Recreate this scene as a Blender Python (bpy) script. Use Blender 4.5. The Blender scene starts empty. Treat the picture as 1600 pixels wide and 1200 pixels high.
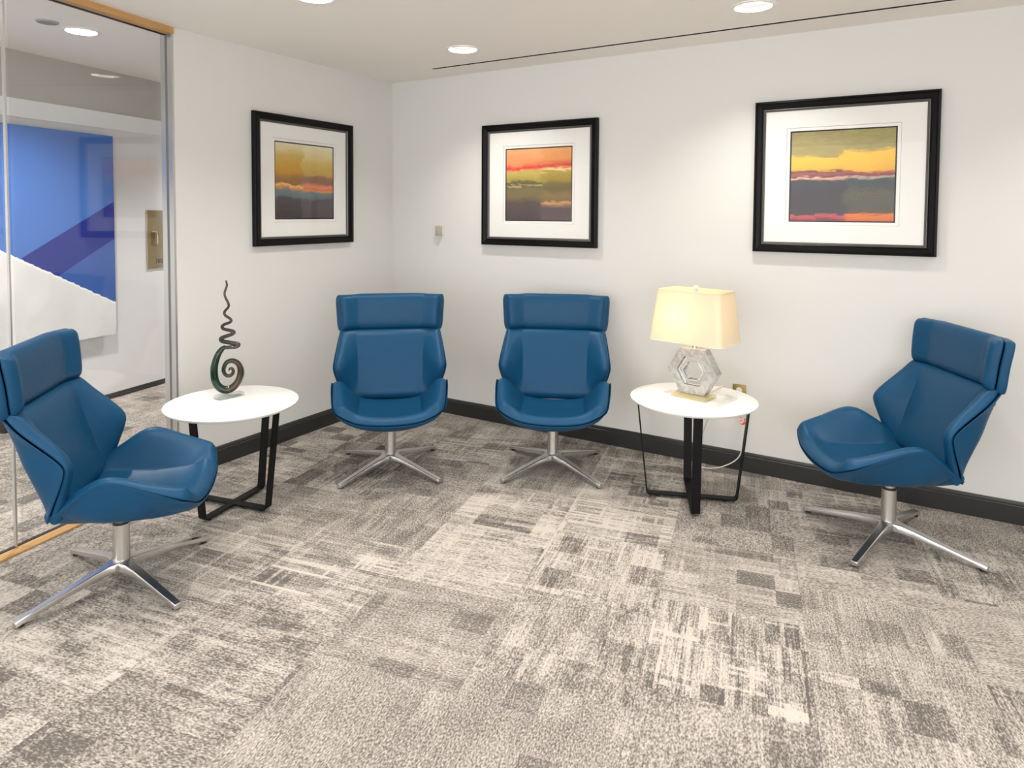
import bpy, bmesh, math, random
import numpy as np
from mathutils import Vector, Matrix
random.seed(7)
C = bpy.context.scene.collection
PI = math.pi
scene = bpy.context.scene

# ------------------------------------------------------------------ camera, world, exposure
H = 2.44
cam_d = bpy.data.cameras.new('camera')
cam = bpy.data.objects.new('camera', cam_d); C.objects.link(cam)
F, PX, PY = 1053.42, 778.0, 377.8
cam_d.sensor_fit = 'HORIZONTAL'; cam_d.sensor_width = 36.0
cam_d.lens = F / 1600 * 36.0
cam_d.shift_x = (800 - PX) / 1600
cam_d.shift_y = -(600 - PY) / 1600
cam_d.clip_start = 0.05
yaw, pitch, roll = 0.5493, 0.0429, 0.0052
fw = Vector((-math.sin(yaw), math.cos(yaw), 0)); rt = Vector((math.cos(yaw), math.sin(yaw), 0)); up = Vector((0, 0, 1))
fw2 = fw * math.cos(pitch) - up * math.sin(pitch); up2 = up * math.cos(pitch) + fw * math.sin(pitch)
rt3 = rt * math.cos(roll) + up2 * math.sin(roll); up3 = up2 * math.cos(roll) - rt * math.sin(roll)
M = Matrix((rt3, up3, -fw2)).transposed().to_4x4()
M.translation = Vector((3.3823, -3.977, 1.4638))
cam.matrix_world = M
scene.camera = cam

world = bpy.data.worlds.new('world'); scene.world = world; world.use_nodes = True
wbg = world.node_tree.nodes['Background']
wbg.inputs['Color'].default_value = (0.985, 0.99, 1.0, 1); wbg.inputs['Strength'].default_value = 2.9

scene.view_settings.view_transform = 'Standard'
scene.view_settings.look = 'None'
scene.view_settings.exposure = 0.30
scene.view_settings.gamma = 1.0
scene.view_settings.use_curve_mapping = False
scene.cycles.max_bounces = 10
scene.cycles.transparent_max_bounces = 16
scene.cycles.transmission_bounces = 10
scene.cycles.caustics_reflective = False
scene.cycles.caustics_refractive = False
DOWN_W = 11.0          # watts of one ceiling downlight
CORR_W = 34.0
LAMP_W = 1.35

# ------------------------------------------------------------------ helpers
def lin(c):
    return tuple(((v / 255) / 12.92 if v / 255 <= 0.04045 else ((v / 255 + 0.055) / 1.055) ** 2.4) for v in c) + (1.0,)

def mat(name, col, rough=0.5, metal=0.0, spec=0.5, **kw):
    m = bpy.data.materials.new(name); m.use_nodes = True
    b = m.node_tree.nodes['Principled BSDF']
    b.inputs['Base Color'].default_value = col if len(col) == 4 else tuple(col) + (1,)
    b.inputs['Roughness'].default_value = rough; b.inputs['Metallic'].default_value = metal
    b.inputs['Specular IOR Level'].default_value = spec
    for k, v in kw.items(): b.inputs[k].default_value = v
    return m

class NT:
    """tiny helper for node graphs"""
    def __init__(s, m): s.t = m.node_tree; s.b = s.t.nodes.get('Principled BSDF')
    def n(s, typ, **kw):
        o = s.t.nodes.new(typ)
        for k, v in kw.items(): setattr(o, k, v)
        return o
    def l(s, a, b): s.t.links.new(a, b)
    def val(s, sock, v):
        if isinstance(v, (int, float)): sock.default_value = v
        elif isinstance(v, tuple): sock.default_value = v
        else: s.l(v, sock)
    def math(s, op, a, b=0.0, c=None, clamp=False):
        o = s.n('ShaderNodeMath', operation=op, use_clamp=clamp)
        s.val(o.inputs[0], a); s.val(o.inputs[1], b)
        if c is not None: s.val(o.inputs[2], c)
        return o.outputs[0]
    def xyz(s, x, y, z=0.0):
        o = s.n('ShaderNodeCombineXYZ')
        for i, v in enumerate((x, y, z)): s.val(o.inputs[i], v)
        return o.outputs[0]
    def noise(s, vec, scale=1.0, detail=2.0, rough=0.5, dist=0.0):
        o = s.n('ShaderNodeTexNoise'); s.l(vec, o.inputs['Vector'])
        o.inputs['Scale'].default_value = scale; o.inputs['Detail'].default_value = detail
        o.inputs['Roughness'].default_value = rough; o.inputs['Distortion'].default_value = dist
        return o.outputs[0]
    def white(s, vec):
        o = s.n('ShaderNodeTexWhiteNoise', noise_dimensions='3D'); s.l(vec, o.inputs['Vector']); return o.outputs['Value']
    def mix(s, f, a, b):
        o = s.n('ShaderNodeMix', data_type='RGBA'); s.val(o.inputs[0], f); s.val(o.inputs[6], a); s.val(o.inputs[7], b); return o.outputs[2]
    def ramp(s, f, stops, interp='LINEAR'):
        o = s.n('ShaderNodeValToRGB'); s.l(f, o.inputs[0]); cr = o.color_ramp; cr.interpolation = interp
        while len(cr.elements) < len(stops): cr.elements.new(0.5)
        for e, (p, c) in zip(cr.elements, stops): e.position = p
        for e, (p, c) in zip(cr.elements, stops): e.color = c
        return o.outputs[0]
    def smooth(s, v, a, b):
        o = s.n('ShaderNodeMapRange', interpolation_type='SMOOTHSTEP'); s.val(o.inputs[0], v)
        s.val(o.inputs[1], a); s.val(o.inputs[2], b); return o.outputs[0]
    def bump(s, h, strength, dist=0.002):
        o = s.n('ShaderNodeBump'); s.l(h, o.inputs['Height']); o.inputs['Strength'].default_value = strength
        o.inputs['Distance'].default_value = dist; s.l(o.outputs[0], s.b.inputs['Normal'])

def sep(nt, vec):
    o = nt.n('ShaderNodeSeparateXYZ'); nt.l(vec, o.inputs[0]); return o.outputs

def link(name, me, m=None, parent=None, smooth=False):
    o = bpy.data.objects.new(name, me); C.objects.link(o)
    if m is not None: me.materials.append(m)
    if parent is not None: o.parent = parent
    if smooth:
        for p in me.polygons: p.use_smooth = True
    return o

def obj(name, bm, m=None, parent=None, smooth=False, sharp=None, recalc=True):
    if recalc: bmesh.ops.recalc_face_normals(bm, faces=bm.faces[:])
    me = bpy.data.meshes.new(name); bm.to_mesh(me); bm.free()
    o = link(name, me, m, parent, smooth or sharp is not None)
    if sharp is not None:
        me.set_sharp_from_angle(angle=math.radians(sharp))
    return o

def tag(o, label, cat, group=None):
    o['label'] = label; o['category'] = cat
    if group: o['group'] = group
    return o

def thing(name, label, cat, loc=(0, 0, 0), rz=0, group=None):
    o = bpy.data.objects.new(name, None); C.objects.link(o); o.empty_display_size = 0.1
    o.location = loc; o.rotation_euler = (0, 0, rz)
    return tag(o, label, cat, group)

def structure(o):
    o['kind'] = 'structure'; return o

def box(bm, x0, x1, y0, y1, z0, z1, M=None, bevel=0.0, seg=1):
    r = bmesh.ops.create_cube(bm, size=1.0)
    vs = r['verts']
    for v in vs:
        v.co = Vector((x0 + (v.co.x + .5) * (x1 - x0), y0 + (v.co.y + .5) * (y1 - y0), z0 + (v.co.z + .5) * (z1 - z0)))
    if bevel > 0:
        es = list({e for v in vs for e in v.link_edges})
        rb = bmesh.ops.bevel(bm, geom=es, offset=bevel, segments=seg, affect='EDGES', profile=0.5)
        vs = list({v for f in rb['faces'] for v in f.verts} | {v for v in vs if v.is_valid})
    if M is not None:
        for v in vs: v.co = M @ v.co
    return vs

def prism(bm, pts, z0, z1):
    a = [bm.verts.new((x, y, z0)) for x, y in pts]; b = [bm.verts.new((x, y, z1)) for x, y in pts]
    n = len(pts)
    bm.faces.new(a[::-1]); bm.faces.new(b)
    for i in range(n): bm.faces.new((a[i], a[(i + 1) % n], b[(i + 1) % n], b[i]))

def lathe(bm, prof, n=48, cx=0, cy=0, close=False):
    rings = []
    for r, z in prof:
        if r < 1e-6: rings.append([bm.verts.new((cx, cy, z))])
        else: rings.append([bm.verts.new((cx + r * math.cos(2 * PI * i / n), cy + r * math.sin(2 * PI * i / n), z)) for i in range(n)])
    for a, b in zip(rings, rings[1:]):
        for i in range(n):
            j = (i + 1) % n
            if len(a) == 1 and len(b) == 1: continue
            if len(a) == 1: bm.faces.new((a[0], b[j], b[i]))
            elif len(b) == 1: bm.faces.new((a[i], a[j], b[0]))
            else: bm.faces.new((a[i], a[j], b[j], b[i]))

def catmull(P, n):
    P = np.array(P, float); k = len(P)
    Q = np.vstack([2 * P[0] - P[1], P, 2 * P[-1] - P[-2]])
    out = []
    for t in np.linspace(0, k - 1, n):
        i = min(int(t), k - 2); u = t - i
        a, b, c, d = Q[i], Q[i + 1], Q[i + 2], Q[i + 3]
        out.append(.5 * ((2 * b) + (-a + c) * u + (2 * a - 5 * b + 4 * c - d) * u * u + (-a + 3 * b - 3 * c + d) * u ** 3))
    return np.array(out)

def tube(bm, pts, rad, n=10, cap=True):
    pts = [Vector(p) for p in pts]
    if not hasattr(rad, '__len__'): rad = [rad] * len(pts)
    rings = []; prevn = None
    for i, p in enumerate(pts):
        t = (pts[min(i + 1, len(pts) - 1)] - pts[max(i - 1, 0)]).normalized()
        if prevn is None:
            a = Vector((0, 0, 1)) if abs(t.z) < .9 else Vector((1, 0, 0))
            nn = (a - t * a.dot(t)).normalized()
        else: nn = (prevn - t * prevn.dot(t)).normalized()
        prevn = nn; bb = t.cross(nn)
        rings.append([bm.verts.new(p + (nn * math.cos(2 * PI * k / n) + bb * math.sin(2 * PI * k / n)) * rad[i]) for k in range(n)])
    for a, b in zip(rings, rings[1:]):
        for k in range(n): bm.faces.new((a[k], a[(k + 1) % n], b[(k + 1) % n], b[k]))
    if cap: bm.faces.new(rings[0][::-1]); bm.faces.new(rings[-1])

def rect_ring(bm, prof, w, h, M=None):
    """mitred moulding: prof = [(inset, depth)], rectangle w x h in local X,Z, depth towards -Y"""
    loops = []
    for ins, d in prof:
        x, z = w / 2 - ins, h / 2 - ins
        loops.append([bm.verts.new((sx * x, -d, sz * z)) for sx, sz in ((-1, -1), (1, -1), (1, 1), (-1, 1))])
    for a, b in zip(loops, loops[1:] + loops[:1]):
        for i in range(4): bm.faces.new((a[i], a[(i + 1) % 4], b[(i + 1) % 4], b[i]))

def subsurf(o, lv=2):
    md = o.modifiers.new('subsurf', 'SUBSURF'); md.levels = lv; md.render_levels = lv; return o

def bevelmod(o, w, seg=2):
    md = o.modifiers.new('bevel', 'BEVEL'); md.width = w; md.segments = seg; md.limit_method = 'ANGLE'; return o

# ------------------------------------------------------------------ materials
def wall_mat(name, c, bump=0.05):
    m = mat(name, lin(c), 0.75, spec=0.25); t = NT(m)
    co = t.n('ShaderNodeTexCoord').outputs['Object']
    t.bump(t.noise(co, 220, 3), bump, 0.001)
    return m
M_wall = wall_mat('wall_paint', (219, 218, 214))
M_ceil = wall_mat('ceiling_paint', (244, 239, 232), 0.02)
M_corr = wall_mat('corridor_paint', (226, 225, 226))
M_base = mat('black_baseboard', (0.022, 0.022, 0.021), 0.38)
M_black = mat('black_steel', (0.004, 0.004, 0.004), 0.5, spec=0.2)
M_frame = mat('black_frame', (0.003, 0.0025, 0.0025), 0.36, spec=0.16)
M_silver = mat('pewter_fillet', (0.12, 0.115, 0.11), 0.4, 0.7)
M_matb = mat('mat_board', lin((243, 241, 236)), 0.9, spec=0.1)
M_chrome = mat('polished_chrome', (0.66, 0.65, 0.635), 0.26, 1.0)
M_alu = mat('anodised_aluminium', (0.62, 0.62, 0.61), 0.32, 0.85)
M_rubber = mat('black_rubber', (0.012, 0.012, 0.012), 0.6)
M_white = mat('white_laminate', lin((244, 243, 240)), 0.28, spec=0.45)
M_trim = mat('white_enamel', lin((240, 238, 234)), 0.4)
M_refl = mat('white_reflector', lin((245, 244, 240)), 0.25)
M_baffle = mat('grey_baffle', (0.011, 0.011, 0.0105), 0.6, spec=0.1)
M_dark = mat('matt_black', (0.004, 0.004, 0.004), 0.8)
M_sponge = mat('corridor_band', lin((236, 237, 236)), 0.6)

def leather_mat():
    m = mat('blue_leather', (0.008, 0.085, 0.205), 0.40, spec=0.23); t = NT(m)
    co = t.n('ShaderNodeTexCoord').outputs['Object']
    n1 = t.noise(co, 5.0, 3)
    col = t.mix(n1, (0.0036, 0.053, 0.125, 1), (0.0050, 0.066, 0.152, 1))
    t.l(col, t.b.inputs['Base Color'])
    v = t.n('ShaderNodeTexVoronoi', feature='DISTANCE_TO_EDGE'); t.l(co, v.inputs['Vector']); v.inputs['Scale'].default_value = 420
    t.bump(v.outputs['Distance'], 0.05, 0.0006)
    t.l(t.math('ADD', t.math('MULTIPLY', t.noise(co, 30, 4), 0.12), 0.35), t.b.inputs['Roughness'])
    return m
M_leather = leather_mat()

def wood_mat():
    m = mat('honey_oak', lin((196, 152, 92)), 0.45); t = NT(m)
    co = t.n('ShaderNodeTexCoord').outputs['Object']; s = sep(t, co)
    v = t.xyz(t.math('MULTIPLY', s[0], 40.0), t.math('MULTIPLY', s[1], 3.0), t.math('MULTIPLY', s[2], 40.0))
    t.l(t.mix(t.noise(v, 2.0, 5), lin((176, 128, 70)), lin((214, 172, 112))), t.b.inputs['Base Color'])
    return m
M_wood = wood_mat()

def pane_mat(name, tint=(0.965, 0.97, 0.97, 1), f0=0.04, body=None):
    """clear sheet: Schlick reflection that is the same from both faces"""
    m = bpy.data.materials.new(name); m.use_nodes = True; t = m.node_tree
    for n in list(t.nodes): t.nodes.remove(n)
    out = t.nodes.new('ShaderNodeOutputMaterial'); mx = t.nodes.new('ShaderNodeMixShader')
    tr = t.nodes.new('ShaderNodeBsdfTransparent'); gl = t.nodes.new('ShaderNodeBsdfGlossy'); lw = t.nodes.new('ShaderNodeLayerWeight')
    lw.inputs['Blend'].default_value = 0.5
    pw = t.nodes.new('ShaderNodeMath'); pw.operation = 'POWER'; pw.inputs[1].default_value = 5.0
    ma = t.nodes.new('ShaderNodeMath'); ma.operation = 'MULTIPLY_ADD'; ma.inputs[1].default_value = 1 - f0; ma.inputs[2].default_value = f0
    t.links.new(lw.outputs['Facing'], pw.inputs[0]); t.links.new(pw.outputs[0], ma.inputs[0])
    tr.inputs['Color'].default_value = tint; gl.inputs['Roughness'].default_value = 0.0
    base = tr.outputs[0]
    if body:                                   # a little cloudiness inside solid pieces
        df = t.nodes.new('ShaderNodeBsdfDiffuse'); df.inputs['Color'].default_value = body[0]; m2 = t.nodes.new('ShaderNodeMixShader'); m2.inputs[0].default_value = body[1]
        t.links.new(tr.outputs[0], m2.inputs[1]); t.links.new(df.outputs[0], m2.inputs[2]); base = m2.outputs[0]
    t.links.new(ma.outputs[0], mx.inputs[0]); t.links.new(base, mx.inputs[1]); t.links.new(gl.outputs[0], mx.inputs[2])
    t.links.new(mx.outputs[0], out.inputs[0])
    return m
M_pane = pane_mat('partition_glass')
M_pglass = pane_mat('picture_glass', (0.99, 0.99, 0.99, 1), 0.012)

def emit_mat(name, col, s):
    m = mat(name, col); b = m.node_tree.nodes['Principled BSDF']
    b.inputs['Emission Color'].default_value = tuple(col[:3]) + (1,); b.inputs['Emission Strength'].default_value = s
    return m
M_lens = emit_mat('downlight_lens', (1.0, 0.96, 0.91), 0.62)
M_bulb = emit_mat('lamp_bulb', (1.0, 0.75, 0.42), 5.0)

def carpet_mat():
    m = mat('carpet', (0.4, 0.36, 0.32), 0.95, spec=0.08); t = NT(m)
    co = t.n('ShaderNodeTexCoord').outputs['Object']; s = sep(t, co); x, y = s[0], s[1]
    oi = t.n('ShaderNodeObjectInfo'); rnd = oi.outputs['Random']
    cs = t.n('ShaderNodeSeparateColor'); t.l(oi.outputs['Color'], cs.inputs[0]); tone, contrast, block = cs.outputs[0], cs.outputs[1], cs.outputs[2]
    r1 = t.math('MULTIPLY', rnd, 91.7); r2 = t.math('MULTIPLY', rnd, 47.3)
    row = t.math('MULTIPLY', y, 34.0)                                    # one row of stitches = 8 mm
    grp = t.math('FLOOR', t.math('MULTIPLY', t.math('ADD', y, rnd), 42.0))
    n1 = t.noise(t.xyz(t.math('MULTIPLY_ADD', x, 3.4, r1), t.math('MULTIPLY_ADD', row, 3.71, r2)), 1.0, 3, 0.6)
    n2 = t.noise(t.xyz(t.math('MULTIPLY_ADD', x, 4.0, r2), t.math('MULTIPLY_ADD', grp, 5.13, r1)), 1.0, 2, 0.5)
    bx = t.math('FLOOR', t.math('MULTIPLY', t.math('ADD', x, r1), 7.0)); by = t.math('FLOOR', t.math('MULTIPLY', t.math('ADD', y, r2), 9.0))
    blk = t.white(t.xyz(bx, by, r1))
    lines = t.white(t.xyz(t.math('FLOOR', t.math('MULTIPLY', x, 60.0)), bx, r2))           # cross threads
    cross = t.math('MULTIPLY', t.math('GREATER_THAN', lines, 0.86), 0.30)
    sv = t.xyz(t.math('MULTIPLY_ADD', x, 100.0, t.math('MULTIPLY', y, 68.0)), t.math('MULTIPLY_ADD', y, 185.0, t.math('MULTIPLY', x, -30.0)), r1)
    st = t.math('MULTIPLY_ADD', t.math('SUBTRACT', t.noise(sv, 1.0, 1, 0.5), 0.5), 1.9, 0.5)      # each knot picks the light or the dark yarn
    soft = t.noise(t.xyz(x, y, r1), 7.0, 2)
    v = t.math('MULTIPLY', t.math('SUBTRACT', n1, 0.5), 2.6)
    v = t.math('MULTIPLY_ADD', t.math('SUBTRACT', n2, 0.5), 2.4, v)
    v = t.math('ADD', v, cross)
    v = t.math('MULTIPLY_ADD', v, t.math('MULTIPLY', contrast, 0.75), tone)
    dark = t.math('MULTIPLY', t.math('LESS_THAN', blk, 0.17), -0.46); lite = t.math('MULTIPLY', t.math('GREATER_THAN', blk, 0.86), 0.26)
    v = t.math('MULTIPLY_ADD', t.math('ADD', dark, lite), block, v)
    yl = t.white(t.xyz(t.math('FLOOR', t.math('MULTIPLY', y, 70.0)), by, r1))              # plaid threads along the streaks, grouped by block
    xl = t.white(t.xyz(t.math('FLOOR', t.math('MULTIPLY', x, 70.0)), by, r2))
    gate = t.math('GREATER_THAN', t.white(t.xyz(bx, by, r2)), 0.55)
    pl = t.math('MAXIMUM', t.math('GREATER_THAN', yl, 0.74), t.math('GREATER_THAN', xl, 0.86))
    v = t.math('MULTIPLY_ADD', t.math('MULTIPLY', pl, gate), t.math('MULTIPLY', t.math('MULTIPLY', contrast, block), 0.95), v)
    v = t.math('MULTIPLY_ADD', t.math('SUBTRACT', soft, 0.5), 0.35, v)
    f = t.smooth(t.math('MULTIPLY_ADD', t.math('SUBTRACT', 0.5, st), 0.8, v), 0.0, 1.0)
    t.l(t.mix(f, CARPET_DARK, CARPET_LIGHT), t.b.inputs['Base Color'])
    t.bump(t.math('ADD', st, t.noise(sv, 2.0, 1)), 0.35, 0.003)
    return m
CARPET_DARK = (0.124, 0.110, 0.099, 1)
CARPET_LIGHT = (0.55, 0.50, 0.445, 1)
M_carpet = carpet_mat()

# ------------------------------------------------------------------ room shell
GA = 0.193                                    # the glass partition and corridor run off the room's grid by 11 degrees
def gx(y, off=0.0): return -0.05 + off + math.tan(GA) * (-1.78 - y)
FD = Vector((-0.1916, 0.9815, 0)); FN = Vector((0.9815, 0.1916, 0)); FM = Vector((-1.958, -0.872, 0))   # far corridor wall
def far_pt(s, d=0.0, z=0.0): return FM + FD * s + FN * d + Vector((0, 0, z))
XR, YF, YB = 5.7, -6.7, 2.2
MFAR = Matrix((FD, -FN, Vector((0, 0, 1)))).transposed().to_4x4(); MFAR.translation = FM    # local x along wall, -y towards the room

def solid(name, x0, x1, y0, y1, z0, z1, m, parent=None):
    bm = bmesh.new(); box(bm, x0, x1, y0, y1, z0, z1); return structure(obj(name, bm, m, parent))

floor = solid('floor', -3.6, XR + .1, YF, YB, -0.12, -0.006, mat('screed', (0.2, 0.19, 0.18), 0.9))
# carpet tiles, clipped to the rooms
TS = 0.51
CT = GA; ux, uy = math.cos(CT), math.sin(CT)
def clip(poly, nx, ny, c):
    out = []
    for i in range(len(poly)):
        a, b = poly[i], poly[(i + 1) % len(poly)]
        da, db = a[0] * nx + a[1] * ny - c, b[0] * nx + b[1] * ny - c
        if da <= 0: out.append(a)
        if da * db < 0:
            k = da / (da - db); out.append((a[0] + (b[0] - a[0]) * k, a[1] + (b[1] - a[1]) * k))
    return out
TILE_TONE = {(0, -1): (0.62, 0.4, 0.5, 0), (1, -1): (0.58, 0.5, 0.6, 1), (1, 0): (0.60, 0.6, 0.7, 0), (2, -1): (0.50, 0.65, 0.62, 1), (0, 0): (0.54, 0.5, 0.6, 0),
             (1, -2): (0.48, 0.4, 0.3, 1), (0, -2): (0.42, 0.25, 0.3, 0), (2, 0): (0.46, 0.3, 0.5, 0), (-1, -1): (0.46, 0.6, 0.6, 0), (0, -3): (0.43, 0.15, 0.3, 1), (1, -3): (0.42, 0.15, 0.3, 1), (2, -2): (0.43, 0.2, 0.3, 1), (3, -1): (0.44, 0.3, 0.4, 1), (-1, -2): (0.42, 0.45, 0.4, 0), (1, 1): (0.48, 0.5, 0.5, 0)}
def tile_mesh(pts):
    bm = bmesh.new(); prism(bm, pts, -0.006, 0.0); bmesh.ops.recalc_face_normals(bm, faces=bm.faces[:])
    me = bpy.data.meshes.new('carpet_tile'); bm.to_mesh(me); bm.free(); me.materials.append(M_carpet); return me
g = 0.0004; hh = TS / 2 - g
full = tile_mesh([(-hh, -hh), (hh, -hh), (hh, hh), (-hh, hh)])
rc = random.Random(21)
U0, V0 = 1.24, -1.70
for i in range(-10, 14):
    voff = [0.0, 0.11, -0.28][i % 3]
    for j in range(-14, 12):
        u = U0 + (i + .5) * TS; v = V0 + voff + (j + .5) * TS
        cx, cy = u * ux - v * uy, u * uy + v * ux
        tone = rc.uniform(0.34, 0.54); con = rc.choice((0.15, 0.25, 0.35, 0.5)); blk = rc.choice((0.3, 0.45, 0.6)); turn = rc.randrange(4)
        ok = False
        P = [(cx + (sx * hh) * ux - (sy * hh) * uy, cy + (sx * hh) * uy + (sy * hh) * ux) for sx, sy in ((-1, -1), (1, -1), (1, 1), (-1, 1))]
        Q = clip(P, 0, -1, -(YF + .01)); Q = Q and clip(Q, 1, 0, XR - .01)
        Q = Q and clip(Q, -FN.x, -FN.y, -(FM.dot(FN) + 0.003))
        if Q and cx > -0.03: Q = clip(Q, 0, 1, -0.001)
        elif Q and max(p[1] for p in Q) > 0.0: Q = clip(Q, 1, 0, -0.101); Q = Q and clip(Q, 0, 1, YB - .11)
        if not Q or len(Q) < 3: continue
        area = abs(sum(Q[k][0] * Q[(k + 1) % len(Q)][1] - Q[(k + 1) % len(Q)][0] * Q[k][1] for k in range(len(Q)))) / 2
        if area < 0.003: continue
        if (i, j) in TILE_TONE: tone, con, blk, turn = TILE_TONE[(i, j)]
        rz = CT + turn * PI / 2; c_, s_ = math.cos(-rz), math.sin(-rz)
        if area > TS * TS * 0.98: me = full
        else: me = tile_mesh([((px - cx) * c_ - (py - cy) * s_, (px - cx) * s_ + (py - cy) * c_) for px, py in Q])
        o = bpy.data.objects.new('carpet_tile', me); C.objects.link(o); o.parent = floor
        o.location = (cx, cy, 0); o.rotation_euler = (0, 0, rz)
        o.color = (tone, con, blk, 1)

# walls
WT = 0.10
structure(solid('wall_left', -WT, 0, -1.78, YB, 0, H + .12, M_wall))
structure(solid('wall_back', 0, XR, 0, WT, 0, H + .12, M_wall))
structure(solid('wall_right', XR, XR + WT, -3.2, WT, 0, H + .12, M_wall))   # stops short so added world light can brighten the left wall
bm = bmesh.new(); box(bm, -6.2, 3.2, -0.10, 0.0 + 0.0, 0, 2.66, None)
for v in bm.verts: v.co = MFAR @ Vector((v.co.x, -v.co.y, v.co.z))
structure(obj('wall_corridor', bm, M_corr))
solid('wall_end', -2.9, -WT, YB - .1, YB, 0, 2.66, M_corr)

# baseboards: a stepped black profile
def baseboard(name, p0, p1, nrm, h=0.108):
    p0, p1, n = Vector(p0), Vector(p1), Vector(nrm)
    prof = [(0.0, 0.0), (0.016, 0.0), (0.016, h - .022), (0.012, h - .019), (0.012, h - .012), (0.007, h - .003), (0.004, h), (0.0, h)]
    bm = bmesh.new()
    A = [bm.verts.new(p0 + n * d + Vector((0, 0, z))) for d, z in prof]; B = [bm.verts.new(p1 + n * d + Vector((0, 0, z))) for d, z in prof]
    k = len(prof)
    for i in range(k): bm.faces.new((A[i], A[(i + 1) % k], B[(i + 1) % k], B[i]))
    bm.faces.new(A); bm.faces.new(B[::-1])
    return structure(obj(name, bm, M_base))
baseboard('baseboard_left', (0, -1.74, 0), (0, 0, 0), (1, 0, 0))
baseboard('baseboard_back', (0.016, 0, 0), (XR, 0, 0), (0, -1, 0))
baseboard('baseboard_right', (XR, -0.016, 0), (XR, -3.2, 0), (-1, 0, 0))
a, b = far_pt(-5.8), far_pt(3.0)
baseboard('baseboard_corridor', a, b, FN, 0.04)

# ceiling with round cut-outs for the downlights and the linear slot
LIGHTS = [(1.069, -0.612), (2.723, -0.611), (1.043, -1.765), (2.72, -1.765), (4.375, -0.611), (4.375, -1.765),
          (1.06, -2.92), (2.72, -2.92), (4.375, -2.92), (2.72, -4.075), (4.375, -4.075), (2.72, -5.23), (4.375, -5.23)]
CELL = 0.13; RH = 0.088
SLOT = (0.577, 5.0, -0.270, -0.245)
bm = bmesh.new()
xs = sorted({-0.02, XR} | {x + s * CELL for x, y in LIGHTS for s in (-1, 1)} | {SLOT[0], SLOT[1]})
ys = sorted({YF, 0.0} | {y + s * CELL for x, y in LIGHTS for s in (-1, 1)} | {SLOT[2], SLOT[3]})
vc = {}
def vv(x, y, z=H):
    k = (round(x, 4), round(y, 4), round(z, 4))
    if k not in vc: vc[k] = bm.verts.new((x, y, z))
    return vc[k]
for x0, x1 in zip(xs, xs[1:]):
    for y0, y1 in zip(ys, ys[1:]):
        cx, cy = (x0 + x1) / 2, (y0 + y1) / 2
        if SLOT[0] < cx < SLOT[1] and SLOT[2] < cy < SLOT[3]: continue
        if any(abs(cx - lx) < CELL and abs(cy - ly) < CELL for lx, ly in LIGHTS): continue
        bm.faces.new((vv(x0, y0), vv(x0, y1), vv(x1, y1), vv(x1, y0)))
for lx, ly in LIGHTS:
    n = 32; sq, ci = [], []
    for k in range(n):
        an = 2 * PI * k / n + PI / 4; c, s = math.cos(an), math.sin(an); mx = max(abs(c), abs(s))
        sq.append(vv(lx + CELL * c / mx, ly + CELL * s / mx)); ci.append(bm.verts.new((lx + RH * c, ly + RH * s, H)))
    for k in range(n): bm.faces.new((sq[k], ci[k], ci[(k + 1) % n], sq[(k + 1) % n]))
o = obj('ceiling', bm, M_ceil, recalc=False); structure(o)
bm = bmesh.new()                              # plenum slab over the ceiling
box(bm, -0.02, XR + .1, YF, WT, H + .16, H + .2)
structure(obj('ceiling_slab', bm, M_dark))
bm = bmesh.new(); x0, x1, y0, y1 = SLOT
for q in (((x0, y0, H), (x1, y0, H), (x1, y0, H + .1), (x0, y0, H + .1)), ((x0, y1, H), (x0, y1, H + .1), (x1, y1, H + .1), (x1, y1, H)),
          ((x0, y0, H + .1), (x1, y0, H + .1), (x1, y1, H + .1), (x0, y1, H + .1)), ((x0, y0, H), (x0, y0, H + .1), (x0, y1, H + .1), (x0, y1, H)),
          ((x1, y0, H), (x1, y1, H), (x1, y1, H + .1), (x1, y0, H + .1))):
    bm.faces.new([bm.verts.new(p) for p in q])
tag(obj('ceiling_slot', bm, M_dark, recalc=False), 'thin black linear slot diffuser recessed in the ceiling along the picture wall', 'ceiling vent')

# corridor ceiling, cut out for its own downlights
CORR = [(-0.898, -1.79), (-0.55, -3.4), (-1.2, 0.2), (-0.2, -5.0)]
pts = [far_pt(-5.6), far_pt(3.0), Vector((-WT, YB, 0)), Vector((-WT, -1.78, 0)), Vector((gx(-1.78), -1.78, 0)), Vector((gx(YF), YF, 0))]
bm = bmesh.new(); ed = []
def loop_edges(P):
    v_ = [bm.verts.new(p) for p in P]
    for i in range(len(v_)): ed.append(bm.edges.new((v_[i], v_[(i + 1) % len(v_)])))
loop_edges([(p.x, p.y, 2.54) for p in pts])
for x, y in CORR: loop_edges([(x + RH * math.cos(2 * PI * k / 32), y + RH * math.sin(2 * PI * k / 32), 2.54) for k in range(32)])
bmesh.ops.triangle_fill(bm, use_beauty=True, use_dissolve=False, edges=ed)
structure(obj('ceiling_corridor', bm, M_ceil))
bm = bmesh.new(); prism(bm, [(p.x, p.y) for p in pts], 2.68, 2.72); structure(obj('ceiling_slab_corridor', bm, M_dark))
bm = bmesh.new(); box(bm, -5.6, 3.0, -0.022, 0.0, 2.093, 2.216)
o = obj('trim_1', bm, M_sponge); o.matrix_world = MFAR; structure(o)
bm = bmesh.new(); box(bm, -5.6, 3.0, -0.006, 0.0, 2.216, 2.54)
o = obj('trim_4', bm, wall_mat('grey_upper_wall', (186, 182, 176))); o.matrix_world = MFAR; structure(o)  # flat darker grey panel on the far wall above the white band

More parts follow.
